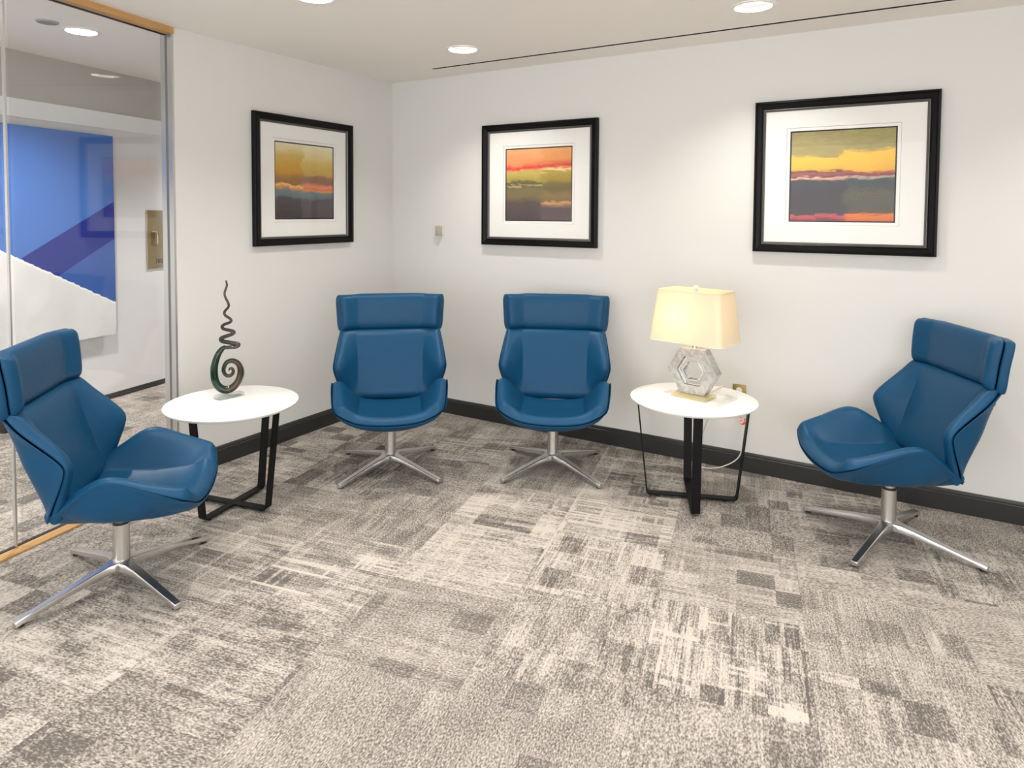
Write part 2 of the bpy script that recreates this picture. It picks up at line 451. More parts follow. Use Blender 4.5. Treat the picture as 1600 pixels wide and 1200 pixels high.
# glass partition
part = bpy.data.objects.new('window_1', None); C.objects.link(part); structure(part)
part.location = (gx(-1.78), -1.78, 0); part.rotation_euler = (0, 0, GA)   # local -y runs along the glass
LG = 5.0
def pbox(name, x0, x1, y0, y1, z0, z1, m, bevel=0.0):
    bm = bmesh.new(); box(bm, x0, x1, y0, y1, z0, z1, None, bevel); return obj(name, bm, m, part)
JN = (2.63 - 1.78) / math.cos(GA)
pn = pbox('pane', -0.006, 0.006, -(JN - 0.012) / 2, (JN - 0.012) / 2, 0.013, 2.405, M_pane); pn.location = (0.012, -(JN - 0.002) / 2, 0); pn.rotation_euler = (0, 0, 0.05)   # not quite parallel to its rail
pbox('pane', -0.006, 0.006, -LG, -JN - 0.006, 0.013, 2.405, M_pane)
pbox('edge_gasket', -0.008, 0.008, -0.0142, -0.0125, 0.012, 2.41, mat('grey_gasket', (0.16, 0.16, 0.155), 0.5))
pbox('joint_strip', 0.006, 0.020, -JN - 0.006, -JN + 0.002, 0.013, 2.405, M_alu)
pbox('floor_sill', 0.008, 0.062, -LG, 0.0, 0.0, 0.010, M_wood, 0.002)
pbox('floor_channel', -0.012, 0.008, -LG, 0.0, 0.0, 0.012, M_dark)
pbox('header_rail', 0.004, 0.055, -LG, -0.012, 2.408, H, M_wood)
pbox('header_channel', -0.012, 0.004, -LG, -0.012, 2.404, 2.5, M_dark)
bm = bmesh.new(); box(bm, -WT - .002, -0.0, -1.792, -1.78, 0.0, H)
structure(obj('trim_2', bm, M_alu))
# ------------------------------------------------------------------ downlights
def downlight(x, y, z, label, group, power):
    t = thing('ceiling_downlight', label, 'ceiling light', (x, y, z), 0, group)
    bm = bmesh.new(); lathe(bm, [(0.104, 0.0), (0.103, -0.004), (0.092, -0.006), (0.083, -0.003), (0.083, 0.001), (0.104, 0.0)], 40); obj('trim_ring', bm, M_trim, t, sharp=40)
    bm = bmesh.new(); lathe(bm, [(0.083, 0.0), (0.080, 0.015), (0.088, 0.015), (0.088, 0.0)], 40); obj('reflector', bm, M_refl, t, sharp=40)
    bm = bmesh.new(); lathe(bm, [(0.080, 0.0152), (0.062, 0.085), (0.062, 0.095), (0.088, 0.095), (0.088, 0.0152)], 40); obj('baffle', bm, M_baffle, t, sharp=40)
    bm = bmesh.new(); lathe(bm, [(0.0, 0.082), (0.064, 0.082), (0.064, 0.09), (0.0, 0.09)], 40); obj('lens', bm, M_lens, t)
    L = bpy.data.lights.new('downlight_beam', 'AREA'); L.shape = 'DISK'; L.size = 0.085; L.energy = power; L.color = (1.0, 0.96, 0.91); L.spread = math.radians(170)
    lo = bpy.data.objects.new('downlight_beam', L); C.objects.link(lo); lo.parent = t; lo.location = (0, 0, 0.078)
    return t
labels = ['round white recessed downlight in the ceiling left of the middle picture', 'round white recessed downlight in the ceiling above and left of the largest right picture',
          'round white recessed downlight cut by the top edge of the photo', ] + ['round white recessed downlight in the ceiling out of the frame'] * 20
for k, (x, y) in enumerate(LIGHTS):
    downlight(x, y, H, labels[k], 'ceiling downlights', DOWN_W)
CZ = 2.54
for k, (x, y) in enumerate(CORR):
    downlight(x, y, CZ, 'round white downlight in the corridor ceiling seen through the glass partition' if k == 0 else 'round white downlight in the corridor ceiling out of the frame', 'corridor downlights', CORR_W)
t = thing('ceiling_speaker', 'small grey round speaker grille in the corridor ceiling beside a downlight', 'speaker', (-0.851, -1.999, CZ))
bm = bmesh.new(); lathe(bm, [(0.0, -0.006), (0.045, -0.006), (0.05, 0.0)], 32); obj('grille', bm, mat('grey_grille', (0.25, 0.25, 0.25), 0.6), t)
bm = bmesh.new(); lathe(bm, [(0.058, 0.0), (0.056, -0.006), (0.046, -0.008), (0.046, 0.0)], 32); obj('rim', bm, mat('grey_rim', (0.4, 0.4, 0.4), 0.6), t)

# ------------------------------------------------------------------ framed pictures
def art_mat(name, left, right=None, split=0.5, seed=0.0, w=0.49, h=0.478, rough=0.036):
    m = mat(name, (0.5, 0.5, 0.5), 0.55, spec=0.2); t = NT(m)
    co = t.n('ShaderNodeTexCoord').outputs['Object']; s = sep(t, co)
    u = t.math('MULTIPLY_ADD', s[0], 1 / w, 0.5); v = t.math('MULTIPLY_ADD', s[2], -1 / h, 0.5)      # v runs down from the top
    d1 = t.noise(t.xyz(t.math('MULTIPLY', u, 3.2), t.math('MULTIPLY', v, 9.0), seed), 1.0, 5, 0.6)
    st = t.math('FLOOR', t.math('MULTIPLY', t.math('ADD', u, t.math('MULTIPLY', d1, 0.3)), 5.0))
    d2 = t.white(t.xyz(st, t.math('FLOOR', t.math('MULTIPLY', v, 6.0)), seed))
    d3 = t.noise(t.xyz(t.math('MULTIPLY', u, 14.0), t.math('MULTIPLY', v, 60.0), seed), 1.0, 3)
    vv_ = t.math('MULTIPLY_ADD', t.math('SUBTRACT', d1, 0.5), rough * 2.2, v)
    vv_ = t.math('MULTIPLY_ADD', t.math('SUBTRACT', d2, 0.5), rough * 0.9, vv_)
    vv_ = t.math('MULTIPLY_ADD', t.math('SUBTRACT', d3, 0.5), rough * 2.2, vv_)
    col = t.ramp(vv_, [(p, lin(c)) for p, c in left])
    if right:
        c2 = t.ramp(vv_, [(p, lin(c)) for p, c in right])
        f = t.smooth(t.math('MULTIPLY_ADD', t.math('SUBTRACT', d1, 0.5), 0.35, u), split - .03, split + .03)
        col = t.mix(f, col, c2)
    o = t.n('ShaderNodeMix', data_type='RGBA', blend_type='OVERLAY'); o.inputs[0].default_value = 0.22
    t.l(col, o.inputs[6]); g_ = t.n('ShaderNodeCombineColor')
    for i in range(3): t.l(d3, g_.inputs[i])
    t.l(g_.outputs[0], o.inputs[7]); t.l(o.outputs[2], t.b.inputs['Base Color'])
    return m
A1 = art_mat('print_ochre', [(0, (228, 216, 182)), (.08, (222, 204, 150)), (.16, (207, 176, 92)), (.38, (197, 152, 62)), (.46, (160, 120, 78)), (.54, (150, 108, 70)), (.565, (238, 196, 130)), (.59, (224, 150, 84)), (.62, (128, 134, 128)), (.7, (104, 122, 126)), (.73, (88, 84, 86)), (1, (74, 68, 72))],
             [(0, (232, 224, 196)), (.14, (226, 208, 152)), (.24, (212, 184, 104)), (.40, (196, 160, 84)), (.44, (150, 116, 92)), (.52, (148, 112, 92)), (.575, (230, 140, 110)), (.605, (222, 120, 84)), (.64, (206, 150, 90)), (.66, (112, 128, 130)), (.73, (100, 112, 116)), (.75, (92, 88, 90)), (1, (82, 76, 78))], 0.45, 3.1)
A2 = art_mat('print_olive', [(0, (238, 178, 124)), (.2, (232, 150, 96)), (.24, (226, 110, 78)), (.27, (214, 60, 58)), (.30, (236, 128, 90)), (.32, (196, 178, 96)), (.44, (168, 152, 72)), (.46, (110, 100, 66)), (.50, (104, 96, 66)), (.515, (190, 172, 124)), (.535, (112, 100, 74)), (.60, (124, 112, 74)), (.68, (120, 104, 72)), (.76, (90, 78, 74)), (1, (82, 70, 72))],
             [(0, (234, 170, 112)), (.18, (228, 148, 90)), (.26, (206, 66, 58)), (.285, (238, 150, 100)), (.31, (250, 214, 160)), (.335, (178, 156, 74)), (.45, (160, 138, 66)), (.50, (122, 108, 68)), (.56, (116, 100, 70)), (.65, (136, 116, 74)), (.72, (130, 104, 78)), (.745, (206, 164, 104)), (.775, (150, 112, 92)), (.82, (98, 82, 84)), (1, (104, 88, 90))], 0.55, 7.7)
A3 = art_mat('print_dusk', [(0, (150, 138, 96)), (.12, (166, 154, 106)), (.27, (170, 154, 96)), (.30, (244, 196, 78)), (.36, (240, 190, 74)), (.43, (232, 176, 66)), (.45, (92, 66, 66)), (.475, (170, 96, 90)), (.50, (112, 64, 70)), (.52, (236, 190, 164)), (.545, (84, 70, 72)), (.58, (70, 74, 80)), (.70, (74, 68, 72)), (.86, (72, 70, 74)), (.92, (78, 66, 70)), (.95, (196, 96, 104)), (.97, (170, 70, 80)), (1, (110, 66, 70))],
             [(0, (152, 146, 88)), (.12, (160, 150, 100)), (.22, (166, 152, 98)), (.26, (246, 200, 80)), (.36, (242, 192, 72)), (.45, (234, 178, 66)), (.47, (160, 84, 76)), (.50, (120, 70, 74)), (.52, (190, 168, 150)), (.545, (74, 80, 86)), (.60, (68, 78, 80)), (.70, (98, 92, 78)), (.85, (86, 88, 80)), (.90, (110, 84, 70)), (.93, (222, 130, 70)), (.97, (214, 110, 58)), (1, (196, 92, 60))], 0.55, 12.4)

def picture(label, loc, rz, art, w=0.862, h=0.822):
    t = thing('framed_picture', label, 'picture', loc, rz, 'framed sunset prints')
    bm = bmesh.new(); rect_ring(bm, [(0, 0.004), (0, 0.030), (0.003, 0.036), (0.012, 0.038), (0.016, 0.033), (0.036, 0.026), (0.040, 0.028), (0.043, 0.026), (0.043, 0.012), (0.043, 0.004)], w, h); obj('frame', bm, M_frame, t)
    bm = bmesh.new(); rect_ring(bm, [(0.043, 0.008), (0.043, 0.0245), (0.047, 0.0255), (0.051, 0.020), (0.056, 0.018), (0.056, 0.008)], w, h); obj('fillet', bm, M_silver, t)
    mw, mh = w - 0.10, h - 0.10
    aw, ah = 0.49, 0.478
    bm = bmesh.new(); box(bm, -mw / 2, mw / 2, -0.005, -0.003, -mh / 2, mh / 2); obj('backing_board', bm, M_matb, t)
    i0 = (mw - aw - .044) / 2
    bm = bmesh.new()
    def ring(ow, oh, iw, ih, d0, d1):
        lo = []
        for ww, h_, d in ((ow, oh, d0), (ow, oh, d1), (iw, ih, d1), (iw - .003, ih - .003, d0)):
            lo.append([bm.verts.new((sx * ww / 2, -d, sz * h_ / 2)) for sx, sz in ((-1, -1), (1, -1), (1, 1), (-1, 1))])
        for a_, b_ in zip(lo, lo[1:] + lo[:1]):
            for i in range(4): bm.faces.new((a_[i], a_[(i + 1) % 4], b_[(i + 1) % 4], b_[i]))
    ring(mw, mh, aw + .048, ah + .048, 0.0105, 0.0135); obj('outer_mat', bm, M_matb, t)
    bm = bmesh.new(); ring(aw + .09, ah + .09, aw + .014, ah + .014, 0.0085, 0.0102); obj('inner_mat', bm, M_matb, t)
    bm = bmesh.new(); ring(aw + .052, ah + .052, aw + .046, ah + .046, 0.0102, 0.0106); obj('mat_line', bm, mat('grey_line', (0.18, 0.17, 0.16), 0.7), t)
    bm = bmesh.new(); ring(aw + .02, ah + .02, aw, ah, 0.0062, 0.0078); obj('print_border', bm, M_frame, t)
    bm = bmesh.new(); box(bm, -aw / 2 - .004, aw / 2 + .004, -0.0066, -0.0052, -ah / 2 - .004, ah / 2 + .004); obj('art_print', bm, art, t)
    bm = bmesh.new(); box(bm, -mw / 2 - .002, mw / 2 + .002, -0.0168, -0.0152, -mh / 2 - .002, mh / 2 + .002); obj('glazing', bm, M_pglass, t)
    return t
picture('black framed abstract print of ochre sky over grey, on the left wall', (0, -0.872, 1.660), PI / 2, A1, 0.835, 0.815)
picture('black framed abstract print of peach sky over olive land, above the second chair', (1.262, 0, 1.654), 0, A2)
picture('black framed abstract print with yellow band over slate, right of the lamp', (3.063, 0, 1.668), 0, A3)

# ------------------------------------------------------------------ swivel lounge chair
def lerp_rows(rows, n):
    return catmull(rows, n)

def grid_solid(name, front, back, m, parent, lv=2, sharp_loop=True):
    """closed shell from two point grids (rows x cols x 3)"""
    R, K = front.shape[:2]
    bm = bmesh.new()
    a = [[bm.verts.new(front[i, j]) for j in range(K)] for i in range(R)]
    b = [[bm.verts.new(back[i, j]) for j in range(K)] for i in range(R)]
    for i in range(R - 1):
        for j in range(K - 1):
            bm.faces.new((a[i][j], a[i][j + 1], a[i + 1][j + 1], a[i + 1][j]))
            bm.faces.new((b[i][j], b[i + 1][j], b[i + 1][j + 1], b[i][j + 1]))
    loop = [(0, j) for j in range(K)] + [(i, K - 1) for i in range(1, R)] + [(R - 1, j) for j in range(K - 2, -1, -1)] + [(i, 0) for i in range(R - 2, 0, -1)]
    for p, q in zip(loop, loop[1:] + loop[:1]):
        bm.faces.new((a[p[0]][p[1]], b[p[0]][p[1]], b[q[0]][q[1]], a[q[0]][q[1]]))
    o = obj(name, bm, m, parent, smooth=True); subsurf(o, lv); return o

def grid_normals(G):
    du = np.gradient(G, axis=1); dv = np.gradient(G, axis=0)
    n = np.cross(du, dv); n /= np.linalg.norm(n, axis=2, keepdims=True) + 1e-9
    return n

SS = np.array([-1, -.97, -.89, -.79, -.71, -.665, -.61, -.5, -.25, 0, .25, .5, .61, .665, .71, .79, .89, .97, 1.0])

def seat_rows(): # y, zc, ex, ez, curve of the row towards the front, half width of the flat pan, roundness
    return lerp_rows([(-0.166, 0.318, 0.266, 0.366, 0.00, 0.20, 0), (-0.12, 0.305, 0.280, 0.398, 0.00, 0.205, 0), (-0.05, 0.296, 0.304, 0.458, 0.00, 0.21, 0), (0.015, 0.290, 0.322, 0.504, 0.00, 0.212, 0),
            (0.07, 0.288, 0.324, 0.506, 0.00, 0.212, 0.05), (0.14, 0.290, 0.319, 0.480, 0.00, 0.21, .10), (0.21, 0.297, 0.312, 0.454, 0.004, 0.205, .3), (0.27, 0.310, 0.304, 0.432, 0.010, 0.20, .6), (0.315, 0.330, 0.292, 0.415, 0.018, 0.19, .9), (0.345, 0.350, 0.268, 0.402, 0.030, 0.18, 1)], 17)
def seat_grid(outer=False):
    G = []
    for y, zc, ex, ez, cv, bx, rd in seat_rows():
        row = []
        if outer: bx = min(bx + (0.058 if rd < .2 else 0.03), ex - .045)
        for s in SS:
            x = ex * s; ax = abs(x)
            t = max(0.0, (ax - bx) / (ex - bx)); base = (0.066 if outer else 0.012) * min(1.0, ax / bx) ** 2
            z1 = zc + base + (ez - zc - base) * t ** 1.05; z2 = zc + (ez - zc) * abs(s) ** 2.9
            z = z1 + (z2 - z1) * min(1, max(0.0 if outer else 0.5, rd))
            if outer: z += 0.014 * (1 - min(1, max(0, rd)))
            if outer: z -= 0.020 if abs(s) < .97 else 0.004; x *= 1.0
            row.append((x, y - cv * abs(s) ** 2.6 - (0.012 if outer and y > .3 else 0), z))
        G.append(row)
    return np.array(G)

def back_grid(outer=False):
    # z, yc (front of the flat back), ex, ye (edge), bx
    rows = [(0.358, -0.150, 0.262, -0.156, 0.20), (0.40, -0.163, 0.282, -0.140, 0.20), (0.47, -0.188, 0.304, -0.108, 0.205), (0.545, -0.213, 0.325, -0.078, 0.21), (0.585, -0.228, 0.327, -0.082, 0.212),
            (0.64, -0.247, 0.320, -0.146, 0.214), (0.70, -0.268, 0.311, -0.222, 0.216), (0.754, -0.287, 0.300, -0.272, 0.218)]
    R = lerp_rows(rows, 15); G = []
    for z, yc, ex, ye, bx in R:
        row = []
        if outer: bx = ex - 0.045
        for s in SS:
            x = ex * s; ax = abs(x); t = max(0.0, (ax - bx) / (ex - bx))
            y = yc + (ye - yc) * t ** 1.05
            if outer: y = min(yc + 0.012 * min(1, ax / bx) ** 2, ye) if t == 0 else yc + 0.012 + (ye - yc - 0.012) * t
            if outer: y -= 0.020 if abs(s) < .97 else 0.008
            row.append((x, y, z))
        G.append(row)
    return np.array(G)

def smooth_n(n, it=2):
    for _ in range(it):
        p = np.pad(n, ((1, 1), (1, 1), (0, 0)), mode='edge')
        n = (2 * p[1:-1, 1:-1] + p[:-2, 1:-1] + p[2:, 1:-1] + p[1:-1, :-2] + p[1:-1, 2:]) / 6
        n = n / np.linalg.norm(n, axis=2, keepdims=True)
    return n

def puff(G, n, d, rim=0.55):
    """offset a grid along its normals, less at the rim so that the pad reads as upholstered"""
    R, K = G.shape[:2]; out = G.copy()
    for i in range(R):
        for j in range(K):
            e = min(i, R - 1 - i, j, K - 1 - j)
            w = (rim, 0.9, 1.0)[min(e, 2)]
            out[i, j] = G[i, j] + n[i, j] * d * w
    return out

def leg_bm(an):
    bm = bmesh.new(); c, s = math.cos(an), math.sin(an); rings = []
    #        r      half-w  z-top  z-bot
    for r, w, zt, zb in ((0.018, 0.034, 0.090, 0.056), (0.040, 0.030, 0.088, 0.054), (0.058, 0.0215, 0.085, 0.051), (0.11, 0.0185, 0.077, 0.047), (0.22, 0.0165, 0.056, 0.034), (0.33, 0.0150, 0.035, 0.017), (0.374, 0.0145, 0.0265, 0.006), (0.378, 0.0135, 0.025, 0.007)):
        e = 0.22
        sec = [(-w, zb), (-w, zt - (zt - zb) * e), (-w * .86, zt), (w * .86, zt), (w, zt - (zt - zb) * e), (w, zb)]
        rings.append([bm.verts.new((r * c - q * s, r * s + q * c, z)) for q, z in sec])
    for a_, b_ in zip(rings, rings[1:]):
        for k in range(6): bm.faces.new((a_[k], a_[(k + 1) % 6], b_[(k + 1) % 6], b_[k]))
    bm.faces.new(rings[0]); bm.faces.new(rings[-1])
    return bm

def make_chair():
    t = thing('lounge_chair', '', 'chair', (0, 0, 0), 0, 'blue swivel lounge chairs')
    S = seat_grid(); n = grid_normals(S)
    if n[7, 9][2] < 0: n = -n
    n = smooth_n(n)
    TH = 0.026
    grid_solid('seat_shell', S, seat_grid(True), M_leather, t)
    pad_lo = S + n * 0.004; 
    # the pad sits slightly inside the shell's rim
    ins = pad_lo.copy(); cen = pad_lo[7, 9]
    ins[:, :, 0] *= 0.993
    top = puff(ins, n, 0.058, 0.5)
    grid_solid('seat_cushion', top, ins, M_leather, t)
    B = back_grid(); n = grid_normals(B)
    if n[7, 9][1] < 0: n = -n
    n = smooth_n(n)
    Bs = B - n * 0.0
    shell_back = B - n * 0.020
    grid_solid('back_shell', B, back_grid(True), M_leather, t)
    ins = B + n * 0.004; ins[:, :, 0] *= 0.993
    top = puff(ins, n, 0.045, 0.5)
    grid_solid('back_cushion', top, ins, M_leather, t)
    # headrest
    rows = [(0.752, -0.302, 0.290), (0.78, -0.302, 0.303), (0.84, -0.306, 0.307), (0.89, -0.312, 0.311), (0.94, -0.320, 0.314), (0.964, -0.327, 0.304)]
    R = lerp_rows(rows, 9); G = []
    for z, yc, ex in R:
        G.append([(ex * s, yc + 0.052 * max(0, (abs(s) - .62) / .38) ** 1.4, z) for s in SS])
    G = np.array(G); n = grid_normals(G)
    if n[4, 9][1] < 0: n = -n
    grid_solid('headrest_shell', G, G - n * 0.034, M_leather, t)
    ins = G + n * 0.003; ins[:, :, 0] *= 0.993
    grid_solid('headrest_cushion', puff(ins, n, 0.050, 0.45), ins, M_leather, t)
    bm = bmesh.new(); box(bm, -0.16, 0.16, -0.345, -0.318, 0.66, 0.86, None, 0.008, 2); obj('headrest_bracket', bm, M_rubber, t, sharp=40)
    bm = bmesh.new(); box(bm, -0.07, 0.07, -0.07, 0.08, 0.280, 0.300, None, 0.006, 2); obj('seat_plate', bm, M_rubber, t, sharp=40)
    bm = bmesh.new(); lathe(bm, [(0.0, 0.05), (0.030, 0.05), (0.034, 0.075), (0.0315, 0.09), (0.0305, 0.232), (0.0, 0.232)], 32); obj('column', bm, M_chrome, t, sharp=40)
    bm = bmesh.new(); lathe(bm, [(0.0, 0.23), (0.029, 0.23), (0.029, 0.241), (0.0, 0.241)], 32); obj('collar', bm, M_rubber, t, sharp=40)
    bm = bmesh.new(); lathe(bm, [(0.0, 0.241), (0.026, 0.241), (0.026, 0.288), (0.0, 0.288)], 32); obj('spindle', bm, M_chrome, t, sharp=40)
    bm = bmesh.new(); lathe(bm, [(0.0, 0.046), (0.038, 0.048), (0.043, 0.06), (0.041, 0.08), (0.034, 0.088), (0.0, 0.088)], 32); obj('hub', bm, M_chrome, t, sharp=50)
    for k in range(4):
        an = PI / 4 + k * PI / 2
        l = obj('leg', leg_bm(an), M_chrome, t, sharp=45); bevelmod(l, 0.0018, 2)
        bm = bmesh.new(); lathe(bm, [(0.0, 0.0), (0.011, 0.0), (0.011, 0.012), (0.0, 0.012)], 16, 0.358 * math.cos(an), 0.358 * math.sin(an)); obj('glide', bm, M_rubber, l)
    return t

def copy_tree(o, parent=None):
    c = o.copy(); C.objects.link(c)
    if parent is not None: c.parent = parent
    for ch in o.children: copy_tree(ch, c)
    return c
CH = [((0.750, -2.521), 44.26, 'blue leather swivel lounge chair nearest the glass partition, cut by the left edge'),
      ((0.875, -1.049), -49.98, 'blue leather swivel lounge chair in the room corner, right of the table with the sculpture'),
      ((1.661, -0.548), -65.42, 'blue leather swivel lounge chair facing forward, just left of the lamp table'),
      ((3.331, -0.505), -152.46, 'blue leather swivel lounge chair in side view under the right-hand picture')]
proto = make_chair()
for k, (xy, hd, lab) in enumerate(CH):
    o = proto if k == 0 else copy_tree(proto)
    o.location = (xy[0], xy[1], 0); o.rotation_euler = (0, 0, math.radians(hd - 90)); o['label'] = lab

# ------------------------------------------------------------------ side tables
TZ = 0.524
def strap_path(hl0, hl1, zt):
    r = 0.022; pts = [(-hl1, zt)]
    for sgn in (-1, 1):
        cx = sgn * (hl0 - r); arc = []
        for k in range(7):
            a_ = k / 6 * PI / 2 * 0.93; arc.append((cx + sgn * r * math.cos(a_), 0.012 + r - r * math.sin(a_)))
        pts += arc if sgn < 0 else arc[::-1]
    pts.append((hl1, zt)); return pts
def strap(bm, hl0, hl1, zt, w, th, rz, lift=0.0):
    P = np.array(strap_path(hl0, hl1, zt)); k = len(P); c, s = math.cos(rz), math.sin(rz); rings = []
    for i in range(k):
        tg = P[min(i + 1, k - 1)] - P[max(i - 1, 0)]; tg = tg / np.linalg.norm(tg); nr = np.array([-tg[1], tg[0]])
        ring = []
        for d, q in ((0, -w / 2), (0, w / 2), (th, w / 2), (th, -w / 2)):
            p = P[i] + nr * d; x, z = p[0], p[1] + lift
            ring.append(bm.verts.new((x * c - q * s, x * s + q * c, z)))
        rings.append(ring)
    for a_, b_ in zip(rings, rings[1:]):
        for j in range(4): bm.faces.new((a_[j], a_[(j + 1) % 4], b_[(j + 1) % 4], b_[j]))
    bm.faces.new(rings[0]); bm.faces.new(rings[-1])
def side_table(label, loc, angA, hl0, hl1):
    t = thing('side_table', label, 'table', (loc[0], loc[1], 0), 0, 'round white side tables')
    bm = bmesh.new(); lathe(bm, [(0.0, TZ), (0.3105, TZ), (0.3135, TZ - .0015), (0.3145, TZ - .004), (0.312, TZ - .009), (0.304, TZ - .016), (0.300, TZ - .018), (0.0, TZ - .018)], 96); obj('table_top', bm, M_white, t, sharp=30)
    for k in (0, 1):
        bm = bmesh.new(); strap(bm, hl0, hl1, TZ - 0.018, 0.043, 0.007, math.radians(angA + 90 * k), 0.0 if k == 0 else 0.0005)
        l = obj('leg_frame', bm, M_black, t)
        for sg in (-1, 1):
            a_ = math.radians(angA + 90 * k)
            bm = bmesh.new(); lathe(bm, [(0.0, 0.0), (0.010, 0.0), (0.010, 0.012), (0.0, 0.012)], 16, sg * 0.165 * math.cos(a_), sg * 0.165 * math.sin(a_)); obj('glide', bm, M_rubber, l)
    return t
side_table('round white side table holding the spiral glass sculpture', (0.542, -1.846), 102, 0.212, 0.265)
side_table('round white side table holding the lit lamp', (2.455, -0.543), 20.5, 0.228, 0.280)

# ------------------------------------------------------------------ table lamp
def crystal_mat(name, col, rough, ior=1.46):
    m = mat(name, col, rough, spec=0.5); b = m.node_tree.nodes['Principled BSDF']
    b.inputs['Transmission Weight'].default_value = 1.0; b.inputs['IOR'].default_value = ior; return m
M_crystal = crystal_mat('clear_crystal', (0.97, 0.97, 0.96), 0.02)
M_frost = crystal_mat('seeded_crystal', (0.80, 0.79, 0.77), 0.14)
M_frost.node_tree.nodes['Principled BSDF'].inputs['Transmission Weight'].default_value = 0.62
_t = NT(M_frost); _co = _t.n('ShaderNodeTexCoord').outputs['Object']
_t.l(_t.mix(_t.smooth(_t.noise(_co, 55, 4), .4, .65), (0.70, 0.69, 0.67, 1), (0.92, 0.915, 0.90, 1)), _t.b.inputs['Base Color']); _t.bump(_t.noise(_co, 90, 3), 0.35, 0.002)
M_gold = pane_mat('champagne_crystal', (0.97, 0.94, 0.80, 1), 0.045, (lin((238, 226, 178)), 0.42))
def shade_mat():
    m = bpy.data.materials.new('linen_shade'); m.use_nodes = True; t = m.node_tree
    for n in list(t.nodes): t.nodes.remove(n)
    out = t.nodes.new('ShaderNodeOutputMaterial'); mx = t.nodes.new('ShaderNodeMixShader'); d = t.nodes.new('ShaderNodeBsdfDiffuse'); tr = t.nodes.new('ShaderNodeBsdfTranslucent')
    co = t.nodes.new('ShaderNodeTexCoord'); nz = t.nodes.new('ShaderNodeTexNoise'); nz.inputs['Scale'].default_value = 300
    t.links.new(co.outputs['Object'], nz.inputs['Vector'])
    bp = t.nodes.new('ShaderNodeBump'); bp.inputs['Strength'].default_value = 0.1; bp.inputs['Distance'].default_value = 0.001
    t.links.new(nz.outputs[0], bp.inputs['Height']); t.links.new(bp.outputs[0], d.inputs['Normal'])
    d.inputs['Color'].default_value = lin((240, 232, 216)); tr.inputs['Color'].default_value = lin((252, 242, 216)); mx.inputs[0].default_value = 0.40
    t.links.new(d.outputs[0], mx.inputs[1]); t.links.new(tr.outputs[0], mx.inputs[2]); t.links.new(mx.outputs[0], out.inputs[0]); return m
LA = math.radians(-11)
lamp = thing('table_lamp', 'lit table lamp with cream rectangular shade on a clear crystal hexagon base', 'lamp', (2.455, -0.527, TZ), LA)
def hexring(bm, R0, R1, y0, y1, zc):
    """hexagon with flat top and bottom, extruded along y; R1=0 for a solid"""
    def loop(R, y): return [bm.verts.new((R * math.cos(k * PI / 3), y, zc + R * math.sin(k * PI / 3))) for k in range(6)]
    a, b = loop(R0, y0), loop(R0, y1)
    for i in range(6): bm.faces.new((a[i], a[(i + 1) % 6], b[(i + 1) % 6], b[i]))
    c, d = loop(R1, y0), loop(R1, y1)
    for i in range(6):
        j = (i + 1) % 6
        bm.faces.new((c[i], d[i], d[j], c[j])); bm.faces.new((a[i], c[i], c[j], a[j])); bm.faces.new((b[i], b[j], d[j], d[i]))
bm = bmesh.new(); box(bm, -0.095, 0.095, -0.062, 0.062, 0.0, 0.020, None, 0.002, 2); obj('base', bm, M_gold, lamp)
ZC = 0.0215 + 0.1165
bm = bmesh.new(); hexring(bm, 0.1345, 0.083, -0.030, 0.030, ZC); o = obj('outer_hexagon', bm, M_frost, lamp); bevelmod(o, 0.002, 2)
bm = bmesh.new(); hexring(bm, 0.0815, 0.052, -0.020, 0.020, ZC); o = obj('inner_hexagon', bm, M_crystal, lamp); bevelmod(o, 0.002, 2)
HT = ZC + 0.1165
bm = bmesh.new(); lathe(bm, [(0.0, HT), (0.012, HT), (0.012, HT + .012), (0.006, HT + .016), (0.006, HT + .06), (0.016, HT + .062), (0.016, HT + .11), (0.0, HT + .112)], 24); obj('stem', bm, M_chrome, lamp, sharp=40)
SB, ST = 0.293, 0.551                          # shade bottom, top above the table
def rrect(hw, hd, r, n=6):
    P = []
    for cx, cy, a0 in ((hw - r, hd - r, 0), (-hw + r, hd - r, PI / 2), (-hw + r, -hd + r, PI), (hw - r, -hd + r, 3 * PI / 2)):
        for k in range(n + 1):
            a_ = a0 + k / n * PI / 2; P.append((cx + r * math.cos(a_), cy + r * math.sin(a_)))
    return P
bm = bmesh.new(); loops = []
for k, (hw, hd, z) in enumerate(((0.197, 0.130, SB), (0.170, 0.102, ST), (0.1685, 0.1005, ST), (0.1955, 0.1285, SB))):
    loops.append([bm.verts.new((x, y, z)) for x, y in rrect(hw, hd, 0.03)])
for a_, b_ in zip(loops, loops[1:] + loops[:1]):
    k = len(a_)
    for i in range(k): bm.faces.new((a_[i], a_[(i + 1) % k], b_[(i + 1) % k], b_[i]))
shade = obj('lamp_shade', bm, shade_mat(), lamp, sharp=50)
M_bind = mat('cream_binding', lin((226, 214, 196)), 0.8)
for hw, hd, z in ((0.1705, 0.1025, ST), (0.1975, 0.1305, SB)):
    bm = bmesh.new(); P = rrect(hw, hd, 0.03); tube(bm, [(x, y, z) for x, y in P + P[:1]], 0.0016, 6, False); obj('shade_trim', bm, M_bind, shade)
bm = bmesh.new()
tube(bm, catmull([(-0.168, 0, ST - .012), (-0.08, 0, ST - .016), (0, 0, ST - .022), (0.08, 0, ST - .016), (0.168, 0, ST - .012)], 13), 0.0014, 6)
tube(bm, [(0, -0.10, ST - .012), (0, 0, ST - .022), (0, 0.10, ST - .012)], 0.0014, 6); obj('shade_spider', bm, M_alu, shade)
